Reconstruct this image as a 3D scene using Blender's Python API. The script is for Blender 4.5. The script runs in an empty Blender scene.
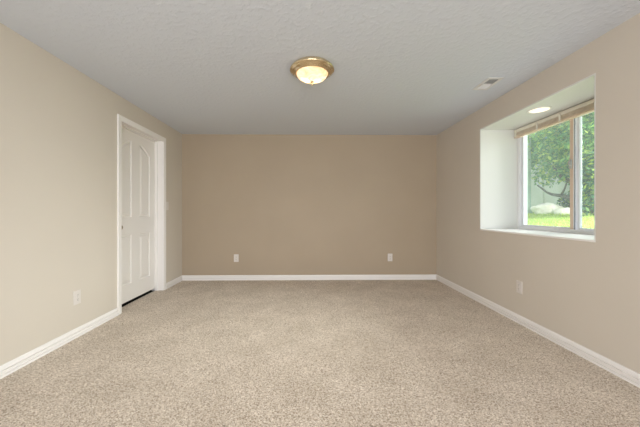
import bpy, bmesh, math, random
from mathutils import Vector, Matrix, noise

random.seed(7)
S = bpy.context.scene
COL = S.collection
PI = math.pi

# ------------------------------------------------------------------ camera, world, sun, lights, exposure
cam_d = bpy.data.cameras.new('camera')
cam = bpy.data.objects.new('camera', cam_d)
COL.objects.link(cam)
cam_d.sensor_fit = 'HORIZONTAL'
cam_d.sensor_width = 36.0
cam_d.lens = 36.0 * 284.0 / 640.0
cam_d.shift_x = 6.6 / 640.0
cam_d.shift_y = -1.5 / 640.0
cam_d.clip_start = 0.02
cam.location = (0.0, 0.0, 1.092)
cam.rotation_euler = (PI / 2, 0, -0.0154)
S.camera = cam

W = bpy.data.worlds.new('world')
S.world = W
W.use_nodes = True
wn = W.node_tree.nodes
wl = W.node_tree.links
bg = wn['Background']
sky = wn.new('ShaderNodeTexSky')
sky.sky_type = 'NISHITA'
sky.sun_disc = False
sky.sun_elevation = math.radians(52)
sky.sun_rotation = math.radians(-60)
wl.new(sky.outputs[0], bg.inputs[0])
bg.inputs[1].default_value = 0.10

def light(name, kind, loc, energy, color=(1, 1, 1), target=None, **kw):
    d = bpy.data.lights.new(name, kind)
    d.energy = energy
    d.color = color
    for k, v in kw.items():
        setattr(d, k, v)
    o = bpy.data.objects.new(name, d)
    COL.objects.link(o)
    o.location = loc
    if target is not None:
        o.rotation_euler = (Vector(target) - Vector(loc)).to_track_quat('-Z', 'Y').to_euler()
    return o

light('sun', 'SUN', (-4, -2, 9), 1.25, (1.0, 0.95, 0.86), target=(0.6, 1.6, 1.6), angle=math.radians(1.0))
# fill lamp added behind the photographer, set in a made-up wall opening
light('rear_fill_lamp', 'AREA', (0.0, -2.42, 1.12), 118, (0.92, 0.95, 1.0), target=(0.0, 5.0, 1.3),
      shape='RECTANGLE', size=3.2, size_y=1.95)
# area lamp added outside the window, standing in for sky and garden daylight
light('window_fill_lamp', 'AREA', (7.0, 3.0, 2.9), 610, (0.985, 0.965, 1.0), target=(0.0, 2.6, 1.35),
      shape='RECTANGLE', size=3.0, size_y=3.0)

S.view_settings.view_transform = 'Standard'
S.view_settings.look = 'None'
S.view_settings.exposure = 0.56
S.view_settings.gamma = 1.0
S.view_settings.use_curve_mapping = False
S.cycles.max_bounces = 12
S.cycles.diffuse_bounces = 8
S.cycles.transparent_max_bounces = 24
S.cycles.use_denoising = True
S.cycles.sample_clamp_indirect = 4.0

# ------------------------------------------------------------------ materials
def srgb(r, g, b):
    def f(c):
        c /= 255.0
        return c / 12.92 if c <= 0.04045 else ((c + 0.055) / 1.055) ** 2.4
    return (f(r), f(g), f(b), 1.0)

def mat(name, col, rough=0.6, metal=0.0, spec=0.3):
    m = bpy.data.materials.new(name)
    m.use_nodes = True
    b = m.node_tree.nodes['Principled BSDF']
    b.inputs['Base Color'].default_value = col
    b.inputs['Roughness'].default_value = rough
    b.inputs['Metallic'].default_value = metal
    b.inputs['Specular IOR Level'].default_value = spec
    return m

def nn(m, t, **kw):
    n = m.node_tree.nodes.new(t)
    for k, v in kw.items():
        setattr(n, k, v)
    return n

def lk(m, a, b):
    m.node_tree.links.new(a, b)

def coords(m, scale=None):
    g = nn(m, 'ShaderNodeNewGeometry')
    return g.outputs['Position']

def add_bump(m, scale, strength, dist=0.002, detail=4.0, ramp=None):
    b = m.node_tree.nodes['Principled BSDF']
    n = nn(m, 'ShaderNodeTexNoise')
    n.inputs['Scale'].default_value = scale
    n.inputs['Detail'].default_value = detail
    lk(m, coords(m), n.inputs['Vector'])
    out = n.outputs['Fac']
    if ramp:
        r = nn(m, 'ShaderNodeValToRGB')
        r.color_ramp.elements[0].position = ramp[0]
        r.color_ramp.elements[1].position = ramp[1]
        lk(m, out, r.inputs[0])
        out = r.outputs[0]
    bp = nn(m, 'ShaderNodeBump')
    bp.inputs['Strength'].default_value = strength
    bp.inputs['Distance'].default_value = dist
    lk(m, out, bp.inputs['Height'])
    lk(m, bp.outputs[0], b.inputs['Normal'])

def vary(m, c1, c2, scale, detail=3.0, lo=0.35, hi=0.65):
    b = m.node_tree.nodes['Principled BSDF']
    n = nn(m, 'ShaderNodeTexNoise')
    n.inputs['Scale'].default_value = scale
    n.inputs['Detail'].default_value = detail
    lk(m, coords(m), n.inputs['Vector'])
    r = nn(m, 'ShaderNodeValToRGB')
    r.color_ramp.elements[0].position = lo
    r.color_ramp.elements[1].position = hi
    r.color_ramp.elements[0].color = c1
    r.color_ramp.elements[1].color = c2
    lk(m, n.outputs['Fac'], r.inputs[0])
    lk(m, r.outputs[0], b.inputs['Base Color'])

M_wall = mat('beige_wall_paint', srgb(204, 194, 178), 0.55, spec=0.25)
vary(M_wall, srgb(202, 193, 180), srgb(204, 195, 182), 1.5)
add_bump(M_wall, 180, 0.12, 0.001)
M_accent = mat('taupe_wall_paint', srgb(172, 154, 132), 0.55, spec=0.25)
vary(M_accent, srgb(170, 154, 133), srgb(172, 156, 135), 1.5)
add_bump(M_accent, 180, 0.12, 0.001)
M_ceil = mat('ceiling_texture_paint', srgb(205, 210, 217), 0.75, spec=0.15)
add_bump(M_ceil, 29, 0.26, 0.005, 6.0, (0.48, 0.62))
M_reveal = mat('window_return_paint', srgb(216, 215, 210), 0.5, spec=0.25)
add_bump(M_reveal, 120, 0.15, 0.001)
M_trim = mat('white_trim_paint', srgb(232, 228, 224), 0.38, spec=0.35)
add_bump(M_trim, 60, 0.04, 0.0006)
M_door = mat('white_door_paint', srgb(230, 226, 221), 0.42, spec=0.35)
add_bump(M_door, 90, 0.06, 0.0006)
M_vinyl = mat('white_vinyl', srgb(232, 233, 236), 0.35, spec=0.4)
add_bump(M_vinyl, 60, 0.03, 0.0004)
M_plate = mat('white_plastic', srgb(214, 207, 200), 0.35, spec=0.4)
add_bump(M_plate, 200, 0.02, 0.0003)
M_slot = mat('outlet_slot', srgb(70, 66, 62), 0.7)
M_screw = mat('plate_screw', srgb(200, 198, 192), 0.35, 0.6)
M_dark = mat('shade_black_paint', srgb(24, 23, 22), 0.9, spec=0.05)  # near-black colour standing in for the darkness behind the door
M_nickel = mat('satin_nickel', srgb(176, 162, 138), 0.28, 1.0)
vary(M_nickel, srgb(168, 154, 130), srgb(184, 170, 146), 40)
M_brass = mat('antique_brass', srgb(206, 178, 132), 0.14, 1.0)
vary(M_brass, srgb(222, 200, 162), srgb(236, 218, 184), 30)
M_blind = mat('blind_slats', srgb(196, 176, 150), 0.5)
vary(M_blind, srgb(220, 208, 190), srgb(230, 218, 200), 25)
M_headrail = mat('blind_headrail', srgb(214, 205, 188), 0.42)
vary(M_headrail, srgb(228, 222, 208), srgb(234, 228, 214), 18)
M_rail = mat('blind_bottom_rail', srgb(220, 190, 166), 0.45)
vary(M_rail, srgb(216, 194, 172), srgb(224, 202, 180), 25)
M_clip = mat('clear_plastic_clip', srgb(226, 222, 208), 0.25, spec=0.5)
M_vent = mat('vent_enamel', srgb(214, 213, 210), 0.4, spec=0.35)
M_ventin = mat('vent_duct', srgb(136, 135, 133), 0.7)
M_fence = mat('pale_vinyl_fence', srgb(222, 226, 208), 0.5)
vary(M_fence, srgb(188, 194, 176), srgb(200, 204, 188), 2.0)
M_post = mat('weathered_post', srgb(158, 182, 168), 0.7)
vary(M_post, srgb(148, 174, 164), srgb(172, 194, 176), 3.0)
M_bark = mat('bark', srgb(84, 82, 70), 0.9)
vary(M_bark, srgb(92, 92, 78), srgb(126, 124, 106), 14, 6)
M_rock = mat('pale_boulder', srgb(222, 212, 188), 0.85)
vary(M_rock, srgb(222, 214, 194), srgb(244, 240, 228), 5, 6)
M_soil = mat('lawn_ground', srgb(122, 150, 66), 0.95, spec=0.1)
vary(M_soil, srgb(140, 168, 76), srgb(178, 198, 108), 6, 5)
M_stucco = mat('exterior_wall', srgb(190, 180, 165), 0.9)

def carpet_mat():
    m = mat('beige_cut_pile_carpet', srgb(180, 162, 140), 0.95, spec=0.05)
    b = m.node_tree.nodes['Principled BSDF']
    pos = coords(m)
    def ramp(src, stops):
        r = nn(m, 'ShaderNodeValToRGB')
        e = r.color_ramp.elements
        e[0].position, e[0].color = stops[0]
        e[1].position, e[1].color = stops[-1]
        for p, c in stops[1:-1]:
            x = e.new(p)
            x.color = c
        lk(m, src, r.inputs[0])
        return r.outputs[0]
    v = nn(m, 'ShaderNodeTexVoronoi')
    v.inputs['Scale'].default_value = 185
    lk(m, pos, v.inputs['Vector'])
    sep = nn(m, 'ShaderNodeSeparateColor')
    lk(m, v.outputs['Color'], sep.inputs[0])
    tuft = ramp(sep.outputs[0], [(0.0, srgb(138, 121, 103)), (0.30, srgb(194, 179, 161)), (0.7, srgb(210, 196, 179)), (1.0, srgb(238, 228, 214))])
    n = nn(m, 'ShaderNodeTexNoise')
    n.inputs['Scale'].default_value = 85
    n.inputs['Detail'].default_value = 5
    n.inputs['Roughness'].default_value = 0.7
    lk(m, pos, n.inputs['Vector'])
    mid = ramp(n.outputs['Fac'], [(0.34, (0.80, 0.79, 0.77, 1)), (0.66, (1.08, 1.08, 1.08, 1))])
    n2 = nn(m, 'ShaderNodeTexNoise')
    n2.inputs['Scale'].default_value = 3.2
    n2.inputs['Detail'].default_value = 3
    lk(m, pos, n2.inputs['Vector'])
    big = ramp(n2.outputs['Fac'], [(0.36, (0.92, 0.91, 0.89, 1)), (0.64, (1.05, 1.05, 1.05, 1))])
    def mul(a, c):
        x = nn(m, 'ShaderNodeMix', data_type='RGBA', blend_type='MULTIPLY')
        x.inputs[0].default_value = 1.0
        lk(m, a, x.inputs[6])
        lk(m, c, x.inputs[7])
        return x.outputs[2]
    lk(m, mul(mul(tuft, mid), big), b.inputs['Base Color'])
    ad = nn(m, 'ShaderNodeMath', operation='ADD')
    lk(m, v.outputs['Distance'], ad.inputs[0])
    lk(m, n.outputs['Fac'], ad.inputs[1])
    bp = nn(m, 'ShaderNodeBump')
    bp.inputs['Strength'].default_value = 0.45
    bp.inputs['Distance'].default_value = 0.006
    lk(m, ad.outputs[0], bp.inputs['Height'])
    lk(m, bp.outputs[0], b.inputs['Normal'])
    b.inputs['Sheen Weight'].default_value = 0.15
    b.inputs['Sheen Roughness'].default_value = 0.6
    return m
M_carpet = carpet_mat()

def glass_mat():
    # window glass with slight haze: mostly clear, a little mirror, a little pale scatter
    m = bpy.data.materials.new('window_glass')
    m.use_nodes = True
    t = m.node_tree
    t.nodes.clear()
    o = t.nodes.new('ShaderNodeOutputMaterial')
    tr = t.nodes.new('ShaderNodeBsdfTransparent')
    tr.inputs[0].default_value = (0.93, 0.985, 0.955, 1)
    gl = t.nodes.new('ShaderNodeBsdfGlossy')
    gl.inputs['Roughness'].default_value = 0.02
    lw = t.nodes.new('ShaderNodeLayerWeight')
    lw.inputs[0].default_value = 0.5
    pw = t.nodes.new('ShaderNodeMath'); pw.operation = 'POWER'; pw.inputs[1].default_value = 4.0
    t.links.new(lw.outputs['Facing'], pw.inputs[0])
    fr = t.nodes.new('ShaderNodeMapRange')
    fr.inputs[3].default_value = 0.03
    fr.inputs[4].default_value = 0.6
    t.links.new(pw.outputs[0], fr.inputs[0])
    m1 = t.nodes.new('ShaderNodeMixShader')
    t.links.new(fr.outputs[0], m1.inputs[0])
    t.links.new(tr.outputs[0], m1.inputs[1])
    t.links.new(gl.outputs[0], m1.inputs[2])
    du = t.nodes.new('ShaderNodeBsdfTranslucent')
    du.inputs[0].default_value = (0.86, 0.95, 0.92, 1)
    n = t.nodes.new('ShaderNodeTexNoise')
    n.inputs['Scale'].default_value = 4
    g = t.nodes.new('ShaderNodeNewGeometry')
    t.links.new(g.outputs['Position'], n.inputs['Vector'])
    mr = t.nodes.new('ShaderNodeMapRange')
    mr.inputs[3].default_value = 0.015
    mr.inputs[4].default_value = 0.03
    t.links.new(n.outputs['Fac'], mr.inputs[0])
    m2 = t.nodes.new('ShaderNodeMixShader')
    t.links.new(mr.outputs[0], m2.inputs[0])
    t.links.new(m1.outputs[0], m2.inputs[1])
    t.links.new(du.outputs[0], m2.inputs[2])
    t.links.new(m2.outputs[0], o.inputs[0])
    return m
M_glass = glass_mat()

def leaf_mat(name, cols, trans=0.45):
    m = bpy.data.materials.new(name)
    m.use_nodes = True
    t = m.node_tree
    t.nodes.clear()
    o = t.nodes.new('ShaderNodeOutputMaterial')
    g = t.nodes.new('ShaderNodeNewGeometry')
    r = t.nodes.new('ShaderNodeValToRGB')
    e = r.color_ramp.elements
    e[0].color = cols[0]
    e[1].color = cols[-1]
    for i, c in enumerate(cols[1:-1]):
        e.new((i + 1) / (len(cols) - 1)).color = c
    t.links.new(g.outputs['Random Per Island'], r.inputs[0])
    d = t.nodes.new('ShaderNodeBsdfDiffuse')
    tl = t.nodes.new('ShaderNodeBsdfTranslucent')
    t.links.new(r.outputs[0], d.inputs[0])
    t.links.new(r.outputs[0], tl.inputs[0])
    mx = t.nodes.new('ShaderNodeMixShader')
    mx.inputs[0].default_value = trans
    t.links.new(d.outputs[0], mx.inputs[1])
    t.links.new(tl.outputs[0], mx.inputs[2])
    t.links.new(mx.outputs[0], o.inputs[0])
    return m
M_leaf = leaf_mat('tree_leaves', [srgb(104, 150, 100), srgb(130, 176, 116), srgb(152, 196, 122), srgb(216, 228, 124)], 0.5)
M_leafdark = leaf_mat('dark_leaves', [srgb(70, 104, 84), srgb(88, 126, 98), srgb(110, 148, 108), srgb(190, 206, 96)], 0.4)  # darker green leaves of the shrubs
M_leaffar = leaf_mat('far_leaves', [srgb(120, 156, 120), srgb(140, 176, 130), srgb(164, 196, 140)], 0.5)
M_grass = leaf_mat('grass_blades', [srgb(166, 194, 92), srgb(192, 214, 112), srgb(220, 230, 140)], 0.4)

def emis(name, col, strength, mottled=None):
    m = mat(name, col, 0.3)
    b = m.node_tree.nodes['Principled BSDF']
    b.inputs['Emission Color'].default_value = col
    b.inputs['Emission Strength'].default_value = strength
    return m

# ------------------------------------------------------------------ mesh helpers
def link(name, me, m=None, parent=None, loc=None):
    o = bpy.data.objects.new(name, me)
    COL.objects.link(o)
    if m is not None:
        me.materials.append(m)
    if parent is not None:
        o.parent = parent
    if loc is not None:
        o.location = loc
    return o

def from_bm(name, bm, m=None, parent=None, loc=None, smooth=False):
    bmesh.ops.recalc_face_normals(bm, faces=bm.faces[:])
    me = bpy.data.meshes.new(name)
    bm.to_mesh(me)
    bm.free()
    if smooth:
        for p in me.polygons:
            p.use_smooth = True
    return link(name, me, m, parent, loc)

def box(bm, lo, hi, bevel=0.0, seg=2):
    r = bmesh.ops.create_cube(bm, size=1.0)
    vs = r['verts']
    c = [(a + b) / 2 for a, b in zip(lo, hi)]
    s = [b - a for a, b in zip(lo, hi)]
    for v in vs:
        v.co = Vector((c[0] + v.co.x * s[0], c[1] + v.co.y * s[1], c[2] + v.co.z * s[2]))
    if bevel > 0:
        es = {e for v in vs for e in v.link_edges}
        bmesh.ops.bevel(bm, geom=list(es), offset=bevel, segments=seg, affect='EDGES', profile=0.5)

def lathe(bm, prof, seg=48, center=(0, 0), axis='Z'):
    rings = []
    for r, z in prof:
        if r < 1e-6:
            rings.append([bm.verts.new((0, 0, z))])
        else:
            rings.append([bm.verts.new((r * math.cos(2 * PI * i / seg), r * math.sin(2 * PI * i / seg), z)) for i in range(seg)])
    for a, b in zip(rings, rings[1:]):
        for i in range(seg):
            j = (i + 1) % seg
            if len(a) == 1 and len(b) == 1:
                continue
            if len(a) == 1:
                bm.faces.new((a[0], b[i], b[j]))
            elif len(b) == 1:
                bm.faces.new((a[i], a[j], b[0]))
            else:
                bm.faces.new((a[i], a[j], b[j], b[i]))

def tube(bm, pts, rads, seg=10):
    rings = []
    n = len(pts)
    for k in range(n):
        p = Vector(pts[k])
        d = (Vector(pts[min(k + 1, n - 1)]) - Vector(pts[max(k - 1, 0)])).normalized()
        up = Vector((0, 0, 1)) if abs(d.z) < 0.9 else Vector((1, 0, 0))
        a = d.cross(up).normalized()
        b = d.cross(a).normalized()
        rings.append([bm.verts.new(p + rads[k] * (a * math.cos(2 * PI * i / seg) + b * math.sin(2 * PI * i / seg))) for i in range(seg)])
    for r0, r1 in zip(rings, rings[1:]):
        for i in range(seg):
            j = (i + 1) % seg
            bm.faces.new((r0[i], r0[j], r1[j], r1[i]))
    bm.faces.new(rings[0][::-1])
    bm.faces.new(rings[-1])

def extrude_profile(bm, prof, fn0, fn1):
    """prof: closed list of (t, z); fn maps (t, z) to a 3-D point at each end."""
    a = [bm.verts.new(fn0(t, z)) for t, z in prof]
    b = [bm.verts.new(fn1(t, z)) for t, z in prof]
    n = len(prof)
    for i in range(n):
        j = (i + 1) % n
        bm.faces.new((a[i], a[j], b[j], b[i]))
    bm.faces.new(a[::-1])
    bm.faces.new(b)

def empty(name, loc, label, cat, group=None):
    o = bpy.data.objects.new(name, None)
    o.empty_display_size = 0.05
    COL.objects.link(o)
    o.location = loc
    o['label'] = label
    o['category'] = cat
    if group:
        o['group'] = group
    return o

def tag(o, label, cat, group=None):
    o['label'] = label
    o['category'] = cat
    if group:
        o['group'] = group
    return o

def struct(o, label=None, cat=None):
    o['kind'] = 'structure'
    if label:
        o['label'] = label
    if cat:
        o['category'] = cat
    return o

# ------------------------------------------------------------------ room shell
XL, XR, YB, YF, ZC = -2.03, 2.066, 4.57, -2.5, 2.337
WY0, WY1, WZ0, WZ1 = 2.026, 3.393, 0.876, 2.084      # window opening in the right wall
XO = 2.62                                            # outside face of the right wall
DY0, DY1, DZ1 = 3.102, 3.985, 2.075                  # clear door opening in the left wall

bm = bmesh.new(); box(bm, (XL - 0.115, YF - 0.2, -0.12), (XR + 0.55, YB + 0.15, 0.0))
struct(from_bm('floor', bm, M_carpet), 'beige speckled cut pile carpet covering the whole room', 'floor')
bm = bmesh.new(); box(bm, (XL - 0.2, YF - 0.2, ZC), (XO, YB + 0.15, ZC + 0.12))
struct(from_bm('ceiling', bm, M_ceil), 'grey white ceiling with knockdown plaster texture', 'ceiling')
bm = bmesh.new(); box(bm, (XL - 0.2, YB, 0.0), (XO, YB + 0.15, ZC))
struct(from_bm('wall_back', bm, M_accent), 'darker taupe painted wall at the far end of the room', 'wall')

def wall_with_hole(name, x0, x1, y0, y1, hy0, hy1, hz0, hz1, m):
    b = bmesh.new()
    box(b, (x0, y0, 0), (x1, hy0, ZC))
    box(b, (x0, hy1, 0), (x1, y1, ZC))
    box(b, (x0, hy0, hz1), (x1, hy1, ZC))
    if hz0 > 0.001:
        box(b, (x0, hy0, 0), (x1, hy1, hz0))
    return from_bm(name, b, m)
struct(wall_with_hole('wall_left', XL - 0.14, XL, YF, YB, DY0 - 0.02, DY1 + 0.02, 0, DZ1 + 0.02, M_wall),
       'greige painted wall on the left with the white door', 'wall')
struct(wall_with_hole('wall_right', XR, XO, YF, YB, WY0 - 0.012, WY1 + 0.012, WZ0 - 0.004, WZ1 + 0.012, M_wall),
       'beige painted wall on the right with the deep window recess', 'wall')
# rear wall (behind the photographer) with an opening made up for fill light
bm = bmesh.new()
box(bm, (XL - 0.14, YF - 0.15, 0), (-1.65, YF, ZC))
box(bm, (1.65, YF - 0.15, 0), (XO, YF, ZC))
box(bm, (-1.65, YF - 0.15, 2.12), (1.65, YF, ZC))
struct(from_bm('wall_front', bm, M_wall), 'beige wall behind the photographer with an opening made up for fill light', 'wall')

# plastered window returns (side and head), and the sill board
bm = bmesh.new()
box(bm, (XR + 0.0005, WY1, WZ0), (2.53, WY1 + 0.012, WZ1 + 0.012))
box(bm, (XR + 0.0005, WY0 - 0.012, WZ0), (2.53, WY0, WZ1 + 0.012))
box(bm, (XR + 0.0005, WY0, WZ1), (2.53, WY1, WZ1 + 0.012))
struct(from_bm('trim_2', bm, M_reveal), 'white plastered sides and top of the deep window recess', 'trim')
bm = bmesh.new()
box(bm, (XR - 0.003, WY0 - 0.001, WZ0 - 0.004), (2.53, WY1 + 0.001, 0.888), 0.003)
struct(from_bm('trim_3', bm, M_trim), 'white painted sill board at the bottom of the window recess', 'window sill')

# baseboards
BASE = [(0, 0), (0.016, 0), (0.016, 0.017), (0.006, 0.018), (0.006, 0.027), (0.015, 0.028), (0.015, 0.044),
        (0.004, 0.045), (0.004, 0.054), (0.0125, 0.055), (0.0095, 0.070), (0.005, 0.078), (0, 0.080)]
BD = 0.0
def baseboard(name, fn0, fn1, label):
    b = bmesh.new()
    extrude_profile(b, BASE, fn0, fn1)
    return struct(from_bm(name, b, M_trim), label, 'baseboard')
baseboard('baseboard_back', lambda t, z: (XL + t, YB - t, z), lambda t, z: (XR - t, YB - t, z),
          'white baseboard along the far taupe wall')
baseboard('baseboard_right', lambda t, z: (XR - t, YF, z), lambda t, z: (XR - t, YB - t, z),
          'white baseboard along the right wall under the window')
baseboard('baseboard_left', lambda t, z: (XL + t, YF, z), lambda t, z: (XL + t, DY0 - 0.07, z),
          'white baseboard on the left wall in front of the door')
baseboard('baseboard_left.001', lambda t, z: (XL + t, DY1 + 0.061, z), lambda t, z: (XL + t, YB - t, z),
          'short white baseboard between the door and the far corner')

# door casing (mitred), jamb and stop
CAS = [(0, 0), (0, 0.008), (0.003, 0.0085), (0.013, 0.0085), (0.017, 0.0105), (0.034, 0.011), (0.044, 0.0125), (0.056, 0.0125), (0.059, 0.010), (0.059, 0)]
bm = bmesh.new()
cols = []
for u, t in CAS:
    x = XL + t
    cols.append([bm.verts.new(p) for p in ((x, DY0 - 0.005 - u, 0), (x, DY0 - 0.005 - u, DZ1 - 0.003 + u),
                                           (x, DY1 + 0.000 + u, DZ1 - 0.003 + u), (x, DY1 + 0.000 + u, 0))])
for i in range(len(CAS)):
    j = (i + 1) % len(CAS)
    for k in range(3):
        bm.faces.new((cols[i][k], cols[i][k + 1], cols[j][k + 1], cols[j][k]))
bm.faces.new([c[0] for c in cols]); bm.faces.new([c[3] for c in cols][::-1])
box(bm, (XL - 0.16, DY0 - 0.02, 0), (XL, DY0, DZ1 + 0.02))
box(bm, (XL - 0.16, DY1, 0), (XL, DY1 + 0.02, DZ1 + 0.02))
box(bm, (XL - 0.16, DY0, DZ1), (XL, DY1, DZ1 + 0.02))
XD = -2.142
box(bm, (XD, DY0, 0), (XD + 0.036, DY0 + 0.012, DZ1), 0.002)
box(bm, (XD, DY1 - 0.012, 0), (XD + 0.036, DY1, DZ1), 0.002)
box(bm, (XD, DY0, DZ1 - 0.012), (XD + 0.036, DY1, DZ1), 0.002)
struct(from_bm('trim_1', bm, M_trim), 'white casing and jamb around the panel door', 'door casing')

# four panel door with arched upper panels
def panel_loop(ya, yb, za, zb, zb2, n=12):
    """lower-left start, counter-clockwise; the top runs from zb2 (at yb) to zb (at ya)."""
    pts = [(ya, za), (yb, za)]
    for i in range(n + 1):
        s = i / n
        y = yb + (ya - yb) * s
        if zb > zb2:      # rising towards ya
            w = math.sin(s * PI / 2) ** 1.2
        else:
            w = 1 - math.sin((1 - s) * PI / 2) ** 1.2
        pts.append((y, zb2 + (zb - zb2) * w))
    return pts

def inset(pts, d):
    n = len(pts)
    out = []
    for i in range(n):
        p0, p1, p2 = Vector(pts[i - 1]), Vector(pts[i]), Vector(pts[(i + 1) % n])
        e1, e2 = (p1 - p0).normalized(), (p2 - p1).normalized()
        n1, n2 = Vector((-e1.y, e1.x)), Vector((-e2.y, e2.x))
        m = (n1 + n2)
        m.normalize()
        k = d / max(0.35, m.dot(n1))
        out.append(tuple(p1 + m * k))
    return out

def build_door():
    b = bmesh.new()
    y0, y1, z0, z1 = DY0 + 0.004, DY1 - 0.005, 0.036, DZ1 - 0.006
    ped = []
    outer = [b.verts.new((XD, y, z)) for y, z in ((y0, z0), (y1, z0), (y1, z1), (y0, z1))]
    edges = [b.edges.new((outer[i], outer[(i + 1) % 4])) for i in range(4)]
    ym = (y0 + y1) / 2
    pans = [panel_loop(y0 + 0.125, ym - 0.08, 1.03, 1.955, 1.955), panel_loop(ym + 0.08, y1 - 0.125, 1.03, 1.955, 1.955),
            panel_loop(y0 + 0.125, ym - 0.08, 0.235, 0.82, 0.82), panel_loop(ym + 0.08, y1 - 0.125, 0.235, 0.82, 0.82)]
    pans[0] = panel_loop(y0 + 0.125, ym - 0.08, 1.03, 1.835, 1.95)
    pans[1] = panel_loop(ym + 0.08, y1 - 0.125, 1.03, 1.95, 1.835)
    for P in pans:
        l0 = [b.verts.new((XD, y, z)) for y, z in P]
        edges += [b.edges.new((l0[i], l0[(i + 1) % len(l0)])) for i in range(len(l0))]
        prev = l0
        for d, dep in ((0.006, 0.010), (0.014, 0.013), (0.022, 0.011), (0.040, 0.003), (0.044, 0.002)):
            cur = [b.verts.new((XD - dep, y, z)) for y, z in inset(P, d)]
            for i in range(len(P)):
                j = (i + 1) % len(P)
                b.faces.new((prev[i], prev[j], cur[j], cur[i]))
            prev = cur
        b.faces.new(prev)
    bmesh.ops.triangle_fill(b, use_beauty=True, edges=edges, normal=(1, 0, 0))
    back = [b.verts.new((XD - 0.035, v.co.y, v.co.z)) for v in outer]
    for i in range(4):
        b.faces.new((outer[i], back[i], back[(i + 1) % 4], outer[(i + 1) % 4]))
    b.faces.new(back)
    return struct(from_bm('door_1', b, M_door), 'white four panel door with arched upper panels', 'door')
door = build_door()
R90 = Matrix.Rotation(PI / 2, 4, 'Y')
bm = bmesh.new()
lathe(bm, [(0, 0), (0.032, 0), (0.032, 0.004), (0.026, 0.009), (0.012, 0.012), (0.011, 0.03), (0.016, 0.036), (0.025, 0.044),
           (0.0275, 0.054), (0.024, 0.063), (0.012, 0.068), (0, 0.069)], 28)
bmesh.ops.transform(bm, matrix=Matrix.Translation((XD, DY0 + 0.083, 0.92)) @ R90, verts=bm.verts[:])
k = from_bm('door_knob', bm, M_nickel, door, smooth=True)
k['label'] = 'round satin metal knob'
# closet box added behind the door, painted near-black to keep the gap dark
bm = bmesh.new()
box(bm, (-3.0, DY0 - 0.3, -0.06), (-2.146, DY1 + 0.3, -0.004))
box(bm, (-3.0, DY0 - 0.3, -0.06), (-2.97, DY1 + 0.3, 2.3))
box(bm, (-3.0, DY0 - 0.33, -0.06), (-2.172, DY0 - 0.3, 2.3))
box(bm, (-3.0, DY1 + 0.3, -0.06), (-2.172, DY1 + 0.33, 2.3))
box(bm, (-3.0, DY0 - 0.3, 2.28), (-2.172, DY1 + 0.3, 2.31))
struct(from_bm('dark_closet_box', bm, M_dark), 'closet box added behind the door, painted near-black to darken its gap', 'closet')

# ------------------------------------------------------------------ window
win = bpy.data.objects.new('window_1', None)
COL.objects.link(win)
win.location = (2.57, (WY0 + WY1) / 2, 0.888)
struct(win, 'white vinyl sliding window at the back of the deep recess', 'window')
WO = Vector(win.location)
def wpart(name, boxes, m, parent=None, bev=0.003):
    b = bmesh.new()
    for lo, hi in boxes:
        box(b, [lo[i] - WO[i] for i in range(3)], [hi[i] - WO[i] for i in range(3)], bev)
    return from_bm(name, b, m, parent or win)
zb, zt = 0.888, WZ1
F = 0.040
wpart('window_frame', [((2.532, WY0, zb), (2.625, WY0 + F, zt)), ((2.532, WY1 - F, zb), (2.625, WY1, zt)),
                       ((2.532, WY0 + F, zb), (2.625, WY1 - F, zb + 0.030)), ((2.532, WY0 + F, zt - F), (2.625, WY1 - F, zt)),
                       ((2.536, WY0 + F, zb + 0.03), (2.540, WY1 - F, zb + 0.038)),
                       ((2.536, WY1 - F - 0.008, zb + 0.03), (2.540, WY1 - F, zt - F))], M_vinyl)
def sash(name, x0, x1, y0, y1, st_l, st_r, rail_b, rail_t):
    z0, z1 = zb + 0.030, zt - F
    s = wpart(name, [((x0, y1 - st_l, z0), (x1, y1, z1)), ((x0, y0, z0), (x1, y0 + st_r, z1)),
                     ((x0, y0 + st_r, z0), (x1, y1 - st_l, z0 + rail_b)), ((x0, y0 + st_r, z1 - rail_t), (x1, y1 - st_l, z1))], M_vinyl)
    xm = (x0 + x1) / 2
    wpart('pane', [((xm - 0.002, y0 + st_r - 0.004, z0 + rail_b - 0.004), (xm + 0.002, y1 - st_l + 0.004, z1 - rail_t + 0.004))], M_glass, s, 0)
    return s
sl = sash('sliding_sash', 2.550, 2.564, 2.683, WY1 - F, 0.032, 0.036, 0.026, 0.045)
sr = sash('fixed_sash', 2.582, 2.612, WY0 + F, 2.712, 0.052, 0.045, 0.022, 0.04)
b = bmesh.new()
for lo, hi in (((2.530, 2.690, 1.51), (2.544, 2.712, 1.60)), ((2.516, 2.694, 1.545), (2.532, 2.707, 1.585))):
    box(b, [lo[i] - WO[i] for i in range(3)], [hi[i] - WO[i] for i in range(3)], 0.003)
wpart('warm_light_strip', [((2.547, 2.684, zb + 0.032), (2.5505, 2.719, zt - F - 0.002))], mat('warm_light_tint', srgb(226, 204, 186), 0.4), sl, 0.001)['label'] = 'strip tinted tan as warm room light on the stile'  # added strip; warm room light on white vinyl put into its colour
wpart('shade_strip', [((2.558, 2.6815, zb + 0.032), (2.565, 2.684, zt - F - 0.002))], mat('shade_grey', srgb(96, 96, 100), 0.8), sl, 0)['label'] = 'dark grey strip painted as the shaded sash gap'  # added dark strip; the shade between the sashes put into its colour
lt = from_bm('latch', b, M_screw, sl)
lt['label'] = 'small grey sash latch'
win.location.x -= 0.015

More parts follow.
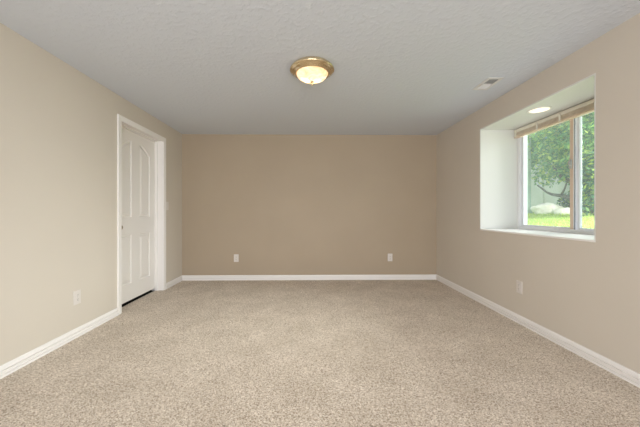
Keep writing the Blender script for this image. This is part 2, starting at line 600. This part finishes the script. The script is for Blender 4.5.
# raised blind
bl = empty('window_blind', (2.495, (WY0 + WY1) / 2, WZ1), 'beige horizontal blind pulled fully up under the window head', 'blind')
BO = Vector(bl.location)
by0, by1 = WY0 + 0.012, WY1 - 0.006
def bpart(name, boxes, m, bev=0.002):
    b = bmesh.new()
    for lo, hi in boxes:
        box(b, [lo[i] - BO[i] for i in range(3)], [hi[i] - BO[i] for i in range(3)], bev, 1)
    return from_bm(name, b, m, bl)
bpart('headrail', [((2.472, by0, 2.040), (2.520, by1, WZ1 - 0.006))], M_headrail, 0.004)['label'] = 'pale cream headrail'
bpart('slat_stack', [((2.474 + 0.0012 * (i % 2), by0 + 0.004, 1.9985 + i * 0.0034), (2.518, by1 - 0.004, 2.0004 + i * 0.0034)) for i in range(12)], M_blind, 0)
bpart('bottom_rail', [((2.471, by0 + 0.002, 1.979), (2.520, by1 - 0.002, 1.998))], M_rail, 0.003)
for yy in (2.10, 2.76, 3.04, 3.355):
    bpart('clip', [((2.464, yy - 0.010, 1.985), (2.4715, yy + 0.010, 2.062)), ((2.462, yy - 0.007, 2.052), (2.4715, yy + 0.007, 2.066))], M_clip, 0.002)

# ------------------------------------------------------------------ ceiling light
LX, LY = 0.026, 2.43
cl = empty('ceiling_light', (LX, LY, ZC), 'round flush mount ceiling light with brass rim and frosted glass bowl', 'ceiling light')
bm = bmesh.new()
lathe(bm, [(0, 0), (0.162, 0), (0.172, -0.008), (0.184, -0.022), (0.189, -0.030), (0.190, -0.036), (0.186, -0.041), (0.180, -0.043), (0.176, -0.048), (0.166, -0.055),
           (0.152, -0.060), (0.148, -0.066), (0.141, -0.069), (0.134, -0.066), (0.131, -0.058), (0, -0.05)], 64)
c0 = from_bm('canopy', bm, M_brass, cl, smooth=True)
c0['label'] = 'stepped brass rim'
M_shade = bpy.data.materials.new('alabaster_glass_lit')
M_shade.use_nodes = True
b = M_shade.node_tree.nodes['Principled BSDF']
b.inputs['Roughness'].default_value = 0.3
b.inputs['Base Color'].default_value = srgb(240, 226, 204)
n = nn(M_shade, 'ShaderNodeTexNoise'); n.inputs['Scale'].default_value = 11; n.inputs['Detail'].default_value = 4; n.inputs['Distortion'].default_value = 1.5
lk(M_shade, coords(M_shade), n.inputs['Vector'])
r = nn(M_shade, 'ShaderNodeValToRGB')
r.color_ramp.elements[0].position = 0.35; r.color_ramp.elements[0].color = (0.80, 0.58, 0.36, 1)
r.color_ramp.elements[1].position = 0.62; r.color_ramp.elements[1].color = (1.0, 0.92, 0.80, 1)
lk(M_shade, n.outputs['Fac'], r.inputs[0])
tl = nn(M_shade, 'ShaderNodeBsdfTranslucent'); lk(M_shade, r.outputs[0], tl.inputs[0])
ad = nn(M_shade, 'ShaderNodeMixShader'); ad.inputs[0].default_value = 0.8
lk(M_shade, b.outputs[0], ad.inputs[1]); lk(M_shade, tl.outputs[0], ad.inputs[2])
em = nn(M_shade, 'ShaderNodeEmission'); em.inputs[1].default_value = 0.17
lk(M_shade, r.outputs[0], em.inputs[0])
a2 = nn(M_shade, 'ShaderNodeAddShader')
lk(M_shade, ad.outputs[0], a2.inputs[0]); lk(M_shade, em.outputs[0], a2.inputs[1])
lk(M_shade, a2.outputs[0], M_shade.node_tree.nodes['Material Output'].inputs[0])
bm = bmesh.new()
prof = [(0.1325 * math.cos(a), -0.062 - 0.066 * math.sin(a)) for a in [i * PI / 2 / 14 for i in range(15)]]
prof[-1] = (0.0, prof[-1][1])
lathe(bm, prof, 64)
from_bm('glass_shade', bm, M_shade, cl, smooth=True)
bm = bmesh.new()
z = -0.127
lathe(bm, [(0, z + 0.004), (0.016, z + 0.002), (0.017, z - 0.003), (0.008, z - 0.007), (0.006, z - 0.012), (0.010, z - 0.018), (0.010, z - 0.028), (0.005, z - 0.038), (0, z - 0.041)], 24)
from_bm('finial', bm, M_brass, cl, smooth=True)
for dx in (-0.045, 0.045):
    bm = bmesh.new()
    lathe(bm, [(0, 0.022), (0.010, 0.02), (0.011, 0.006), (0.020, -0.006), (0.023, -0.018), (0.018, -0.027), (0, -0.031)], 20)
    bu = from_bm('bulb', bm, M_plate, cl, loc=(dx, 0, -0.078), smooth=True)
    p = light('bulb_light', 'POINT', (dx, 0.01, -0.118), 0.32, (1.0, 0.87, 0.70), shadow_soft_size=0.012)
    p.parent = bu
    p.location = (0, 0, -0.036)

dn = light('lamp_fill_spot', 'SPOT', (0, 0, -0.175), 34, (1.0, 0.94, 0.87), spot_size=math.radians(168), spot_blend=1.0, shadow_soft_size=0.1)  # spot added under the bowl, standing in for the fixture's downward light
dn.parent = cl
# recessed light in the window head
rl = empty('recessed_light', (2.236, 2.722, WZ1), 'small round recessed light glowing in the top of the window recess', 'recessed light')
bm = bmesh.new()
lathe(bm, [(0.078, 0.0), (0.096, 0.0), (0.097, -0.003), (0.092, -0.006), (0.082, -0.007), (0.078, -0.004), (0.078, 0)], 48)
from_bm('trim_ring', bm, M_trim, rl, smooth=True)
bm = bmesh.new()
lathe(bm, [(0, -0.0005), (0.0785, -0.0005), (0.0785, -0.003), (0.04, -0.0045), (0, -0.005)], 48)
from_bm('lens', bm, emis('recessed_lens_lit', (1.0, 0.90, 0.76, 1), 0.55), rl, smooth=True)

# ceiling vent
vt = empty('ceiling_vent', (1.732, 2.728, ZC), 'white rectangular air vent in the ceiling near the right wall', 'vent')
bm = bmesh.new()
hx, hy, ix, iy = 0.074, 0.131, 0.044, 0.100
for lo, hi in (((-hx, -hy, -0.006), (-ix, hy, 0)), ((ix, -hy, -0.006), (hx, hy, 0)), ((-ix, -hy, -0.006), (ix, -iy, 0)), ((-ix, iy, -0.006), (ix, hy, 0)), ((-ix, -0.004, -0.006), (ix, 0.004, 0))):
    box(bm, lo, hi, 0.0015, 1)
from_bm('frame', bm, M_vent, vt)
bm = bmesh.new(); box(bm, (-ix, -iy, -0.0014), (ix, iy, -0.0002))
from_bm('backing', bm, M_ventin, vt)['label'] = 'dark grey duct behind the louvers'
for i in range(16):
    yy = -iy + 0.0065 + i * (2 * iy - 0.013) / 15
    if abs(yy) < 0.006:
        continue
    bm = bmesh.new()
    box(bm, (-ix, -0.0052, -0.0005), (ix, 0.0052, 0.0005))
    s = from_bm('louver', bm, M_vent, vt, loc=(0, yy, -0.0045))
    s.rotation_euler = (math.radians(28 if yy < 0 else -62), 0, 0)

# ------------------------------------------------------------------ outlets and switch
def plate_mesh(w, h):
    b = bmesh.new()
    box(b, (-w / 2, -0.006, -h / 2), (w / 2, 0.0, h / 2), 0.003, 2)
    return b
def make_outlet(loc, rz, label):
    e = empty('electrical_outlet', loc, label, 'outlet', 'wall outlets')
    e.rotation_euler = (0, 0, rz)
    from_bm('cover_plate', plate_mesh(0.076, 0.122), M_plate, e)
    for s in (-1, 1):
        b = bmesh.new()
        lathe(b, [(0, 0.0), (0.0165, 0.0), (0.0165, 0.0020), (0.0155, 0.0026), (0, 0.0026)], 28)
        bmesh.ops.transform(b, matrix=Matrix.Translation((0, -0.006, s * 0.0196)) @ Matrix.Rotation(PI / 2, 4, 'X'), verts=b.verts[:])
        rc = from_bm('receptacle', b, M_plate, e)
        b = bmesh.new()
        for dx, hh in ((-0.0062, 0.0045), (0.0062, 0.0036)):
            box(b, (dx - 0.0011, -0.00885, s * 0.0196 + 0.003 - hh), (dx + 0.0011, -0.0084, s * 0.0196 + 0.003 + hh))
        box(b, (-0.002, -0.00885, s * 0.0196 - 0.0105), (0.002, -0.0084, s * 0.0196 - 0.0065))
        from_bm('slots', b, M_slot, rc)
    b = bmesh.new()
    lathe(b, [(0, 0), (0.0032, 0), (0.0028, 0.001), (0, 0.0012)], 14)
    bmesh.ops.transform(b, matrix=Matrix.Translation((0, -0.006, 0)) @ Matrix.Rotation(PI / 2, 4, 'X'), verts=b.verts[:])
    from_bm('screw', b, M_screw, e)
    return e
def copy_thing(src, loc, rz, label):
    c = src.copy(); COL.objects.link(c)
    c.location = loc; c.rotation_euler = (0, 0, rz); c['label'] = label
    for ch in list(src.children):
        p = ch.copy(); COL.objects.link(p); p.parent = c
        for g in list(ch.children):
            q = g.copy(); COL.objects.link(q); q.parent = p
    return c
o0 = make_outlet((-1.165, YB, 0.354), 0, 'white outlet on the far taupe wall, on the half nearer the door')
for loc, rz, lab in (((1.309, YB, 0.358), 0, 'white outlet on the far taupe wall, on the half nearer the window'),
                     ((XL, 2.515, 0.346), PI / 2, 'white outlet on the left wall in front of the door'),
                     ((XR, 2.755, 0.356), -PI / 2, 'white outlet on the right wall below the window')):
    copy_thing(o0, loc, rz, lab)
sw = empty('light_switch', (XL, 4.093, 1.178), 'white light switch on the left wall just past the door casing', 'light switch')
sw.rotation_euler = (0, 0, PI / 2)
from_bm('cover_plate', plate_mesh(0.074, 0.120), M_plate, sw)
bm = bmesh.new(); box(bm, (-0.0165, -0.0085, -0.033), (0.0165, -0.005, 0.033), 0.0015, 1)
from_bm('rocker', bm, M_plate, sw)

# ------------------------------------------------------------------ garden outside the window
def gz(x, y):
    t = min(1.0, max(0.0, (x - 3.6) / 3.0))
    t = t * t * (3 - 2 * t)
    return 0.80 + 0.24 * t + 0.012 * noise.noise(Vector((x * 1.3, y * 1.3, 0)))
bm = bmesh.new()
nx, ny = 34, 40
x0, x1, y0, y1 = XO + 0.01, 16.0, -2.0, 22.0
gv = [[bm.verts.new((x0 + (x1 - x0) * i / nx, y0 + (y1 - y0) * j / ny, gz(x0 + (x1 - x0) * i / nx, y0 + (y1 - y0) * j / ny))) for j in range(ny + 1)] for i in range(nx + 1)]
for i in range(nx):
    for j in range(ny):
        bm.faces.new((gv[i][j], gv[i + 1][j], gv[i + 1][j + 1], gv[i][j + 1]))
struct(from_bm('ground', bm, M_soil, smooth=True), 'sunlit lawn outside the window', 'ground')

M_bounce = mat('pale_bounce_ground', srgb(206, 202, 196), 0.95, spec=0.1)  # pale ground added out of view to bounce neutral light indoors
vary(M_bounce, srgb(184, 180, 174), srgb(222, 218, 212), 38, 5)
add_bump(M_bounce, 45, 0.6, 0.02)
bm = bmesh.new(); box(bm, (XO + 0.002, -2.0, 0.70), (3.72, 8.0, 0.842), 0.01)
struct(from_bm('bounce_strip', bm, M_bounce), 'unseen pale strip added along the house wall to bounce neutral light', 'ground')

def blades(n, xr, yr, h, w, m, name):
    vs, fs = [], []
    for _ in range(n):
        x = random.uniform(*xr); y = random.uniform(*yr)
        z = gz(x, y) - 0.004
        a = random.uniform(0, 2 * PI); hh = h * random.uniform(0.6, 1.3)
        dx, dy = w * math.cos(a), w * math.sin(a)
        lx, ly = random.uniform(-.5, .5) * hh, random.uniform(-.5, .5) * hh
        k = len(vs)
        vs += [(x - dx, y - dy, z), (x + dx, y + dy, z), (x + lx * .4 + dx * .7, y + ly * .4 + dy * .7, z + hh * .6), (x + lx * .4 - dx * .7, y + ly * .4 - dy * .7, z + hh * .6), (x + lx, y + ly, z + hh)]
        fs += [(k, k + 1, k + 2, k + 3), (k + 3, k + 2, k + 4)]
    me = bpy.data.meshes.new(name); me.from_pydata(vs, [], fs)
    return link(name, me, m)
g = blades(14000, (3.4, 8.4), (3.4, 11.5), 0.045, 0.006, M_grass, 'grass')
g['kind'] = 'stuff'; g['label'] = 'bright short grass of the lawn outside the window'; g['category'] = 'grass'

# fence: pale vinyl panels between posts
FX = 8.6
fe = empty('garden_fence', (FX, 9.0, gz(FX, 9.0)), 'pale privacy fence behind the tree outside the window', 'fence')
FO = Vector(fe.location)
py = [4.6 + 1.9 * i for i in range(6)]
for i, y in enumerate(py):
    b = bmesh.new()
    box(b, (-0.065, y - 0.065 - FO.y, -0.05), (0.065, y + 0.065 - FO.y, 1.9), 0.008)
    lathe_v = len(b.verts)
    box(b, (-0.08, y - 0.08 - FO.y, 1.9), (0.08, y + 0.08 - FO.y, 1.93), 0.01)
    from_bm('post', b, M_fence, fe)
for ya, yb in zip(py, py[1:]):
    b = bmesh.new()
    nb = 11
    for k in range(nb):
        s0 = ya + 0.065 + (yb - ya - 0.13) * k / nb; s1 = ya + 0.065 + (yb - ya - 0.13) * (k + 1) / nb
        box(b, (-0.012, s0 + 0.002 - FO.y, 0.08), (0.012, s1 - 0.002 - FO.y, 1.75))
    box(b, (-0.022, ya + 0.065 - FO.y, 0.02), (0.022, yb - 0.065 - FO.y, 0.14), 0.004)
    box(b, (-0.022, ya + 0.065 - FO.y, 1.72), (0.022, yb - 0.065 - FO.y, 1.84), 0.004)
    from_bm('panel', b, M_fence, fe)

# tall pale post at the left edge of the view
px_, py_ = 6.22, 8.05
b = bmesh.new()
box(b, (-0.085, -0.085, -0.03), (0.085, 0.085, 3.5), 0.01)
box(b, (-0.11, -0.11, -0.03), (0.11, 0.11, 0.12), 0.01)
tag(from_bm('garden_post', b, M_post, loc=(px_, py_, gz(px_, py_))), 'tall pale green post on the lawn at the left edge of the window view', 'post')

# boulders
def boulder(loc, r, label, seed):
    b = bmesh.new()
    bmesh.ops.create_icosphere(b, subdivisions=4, radius=1.0)
    for v in b.verts:
        d = 1 + 0.28 * noise.noise(v.co * 1.3 + Vector((seed, 0, 0))) + 0.08 * noise.noise(v.co * 4 + Vector((0, seed, 0)))
        v.co = Vector((v.co.x * r[0] * d, v.co.y * r[1] * d, v.co.z * r[2] * d))
    z = gz(loc[0], loc[1])
    return tag(from_bm('boulder', b, M_rock, loc=(loc[0], loc[1], z + r[2] * 0.45), smooth=True), label, 'rock', 'pale boulders on the lawn')
boulder((6.45, 7.55), (0.34, 0.36, 0.20), 'largest pale boulder on the lawn, between the other two', 3.1)
boulder((6.30, 6.92), (0.20, 0.22, 0.12), 'small pale boulder on the lawn, on the tree side', 9.7)
boulder((7.55, 9.1), (0.17, 0.20, 0.22), 'small tan boulder beside the tall pale garden post', 5.3)

# trees and shrubs
def leaves(name, blobs, n, size, m, parent, origin, zmin=None):
    vs, fs = [], []
    tot = sum(r[0] * r[1] * r[2] for c, r in blobs)
    for c, r in blobs:
        k = int(n * (r[0] * r[1] * r[2]) / tot)
        for _ in range(k):
            d = Vector((random.gauss(0, 1), random.gauss(0, 1), random.gauss(0, 1))).normalized()
            q = random.random() ** (1 / 2.2)
            p = Vector((c[0] + d.x * r[0] * q, c[1] + d.y * r[1] * q, c[2] + d.z * r[2] * q))
            p += Vector((random.gauss(0, .06), random.gauss(0, .06), random.gauss(0, .06)))
            if zmin is not None and p.z < zmin:
                continue
            nrm = (d * 0.5 + Vector((random.gauss(0, .6), random.gauss(0, .6), random.gauss(.4, .6)))).normalized()
            a = nrm.orthogonal().normalized()
            a = (Matrix.Rotation(random.uniform(0, 2 * PI), 3, nrm) @ a)
            bb = nrm.cross(a)
            s = size * random.uniform(0.6, 1.3)
            p = p - origin
            i = len(vs)
            vs += [tuple(p - a * s), tuple(p - a * s * .1 + bb * s * .45 + nrm * s * .12), tuple(p + a * s), tuple(p - a * s * .1 - bb * s * .45 + nrm * s * .12)]
            fs += [(i, i + 1, i + 2), (i, i + 2, i + 3)]
    me = bpy.data.meshes.new(name); me.from_pydata(vs, [], fs)
    return link(name, me, m, parent)
def tree(name, loc, label, cat, trunk, branches, blobs, n, size, m):
    o = Vector((loc[0], loc[1], gz(loc[0], loc[1])))
    e = empty(name, o, label, cat)
    b = bmesh.new()
    tube(b, [Vector(p) - o for p, r in trunk], [r for p, r in trunk], 12)
    from_bm('trunk', b, M_bark, e, smooth=True)
    for br in branches:
        b = bmesh.new()
        tube(b, [Vector(p) - o for p, r in br], [r for p, r in br], 8)
        from_bm('branch', b, M_bark, e, smooth=True)
    leaves('foliage', blobs, n, size, m, e, o)
    return e
tx, ty = 6.75, 6.95
tree('garden_tree', (tx, ty), 'leafy tree with a low arching branch outside the window', 'tree',
     [((tx, ty, 0.9), 0.16), ((tx, ty + .02, 1.5), 0.13), ((tx + .05, ty, 2.4), 0.11), ((tx, ty, 3.6), 0.06)],
     [[((tx, ty + .02, 1.38), 0.062), ((tx - .08, ty + .35, 1.50), 0.05), ((tx - .12, ty + .7, 1.57), 0.038), ((tx - .12, ty + .85, 1.63), 0.03), ((tx - .15, ty + 1.15, 1.86), 0.018)],
      [((tx - .10, ty + .45, 1.52), 0.03), ((tx - .14, ty + .30, 1.68), 0.022), ((tx - .2, ty + .12, 1.95), 0.012)],
      [((tx, ty + .02, 1.7), 0.06), ((tx - .1, ty + .4, 2.0), 0.045), ((tx - .1, ty + .9, 2.5), 0.03)],
      [((tx, ty, 1.9), 0.06), ((tx + .1, ty - .5, 2.3), 0.045), ((tx + .2, ty - 1.0, 2.8), 0.03)]],
     [((6.9, 7.45, 3.0), (0.9, 0.85, 0.95)), ((6.65, 6.95, 3.2), (1.1, 0.8, 1.1)), ((6.75, 7.75, 2.45), (0.55, 0.55, 0.5)),
      ((6.75, 6.15, 2.7), (0.9, 0.9, 1.1)), ((6.6, 7.35, 2.2), (0.55, 0.5, 0.38)), ((6.75, 7.85, 2.1), (0.36, 0.40, 0.24)), ((6.62, 7.98, 1.98), (0.28, 0.30, 0.20)), ((6.75, 6.7, 4.2), (1.3, 1.2, 0.8)), ((7.1, 7.6, 3.9), (0.8, 0.8, 0.6))],
     13000, 0.06, M_leaf)
def shrub(loc, r, label, n, m, size=0.06):
    o = Vector((loc[0], loc[1], gz(loc[0], loc[1])))
    e = empty('shrub', o, label, 'shrub', 'shrubs outside the window')
    b = bmesh.new()
    for k in range(5):
        a = k * 2 * PI / 5
        tube(b, [(0.03 * math.cos(a), 0.03 * math.sin(a), -0.02), (r[0] * .3 * math.cos(a), r[1] * .3 * math.sin(a), r[2] * .8), (r[0] * .55 * math.cos(a), r[1] * .55 * math.sin(a), r[2] * 1.5)], [0.018, 0.012, 0.006], 6)
    from_bm('stem', b, M_bark, e)
    leaves('foliage', [((o.x, o.y, o.z + r[2] * 1.05), r)], n, size, m, e, o, zmin=o.z + 0.02)
    return e
shrub((6.0, 5.86), (0.31, 0.31, 0.70), 'dark green shrub seen through the narrow right pane', 2200, M_leafdark)
shrub((7.6, 8.05), (0.34, 0.34, 0.30), 'low dark shrub by the fence, left of the window meeting stile', 900, M_leafdark, 0.05)
for i, (x, y, s, lab) in enumerate(((11.0, 14.2, 2.0, 'hazy green tree rising beyond the pale garden fence'),)):
    tree('background_tree', (x, y), lab, 'tree', [((x, y, .95), .2), ((x, y, 2.5), .16), ((x, y, 4.5), .08)], [],
         [((x, y, 3.6), (s, s, 1.9)), ((x - .4, y + .5, 5.2), (s * .9, s * .9, 1.6)), ((x - .2, y - .3, 2.4), (s * .8, s * .9, 1.0))], 5500, 0.14, M_leaffar)
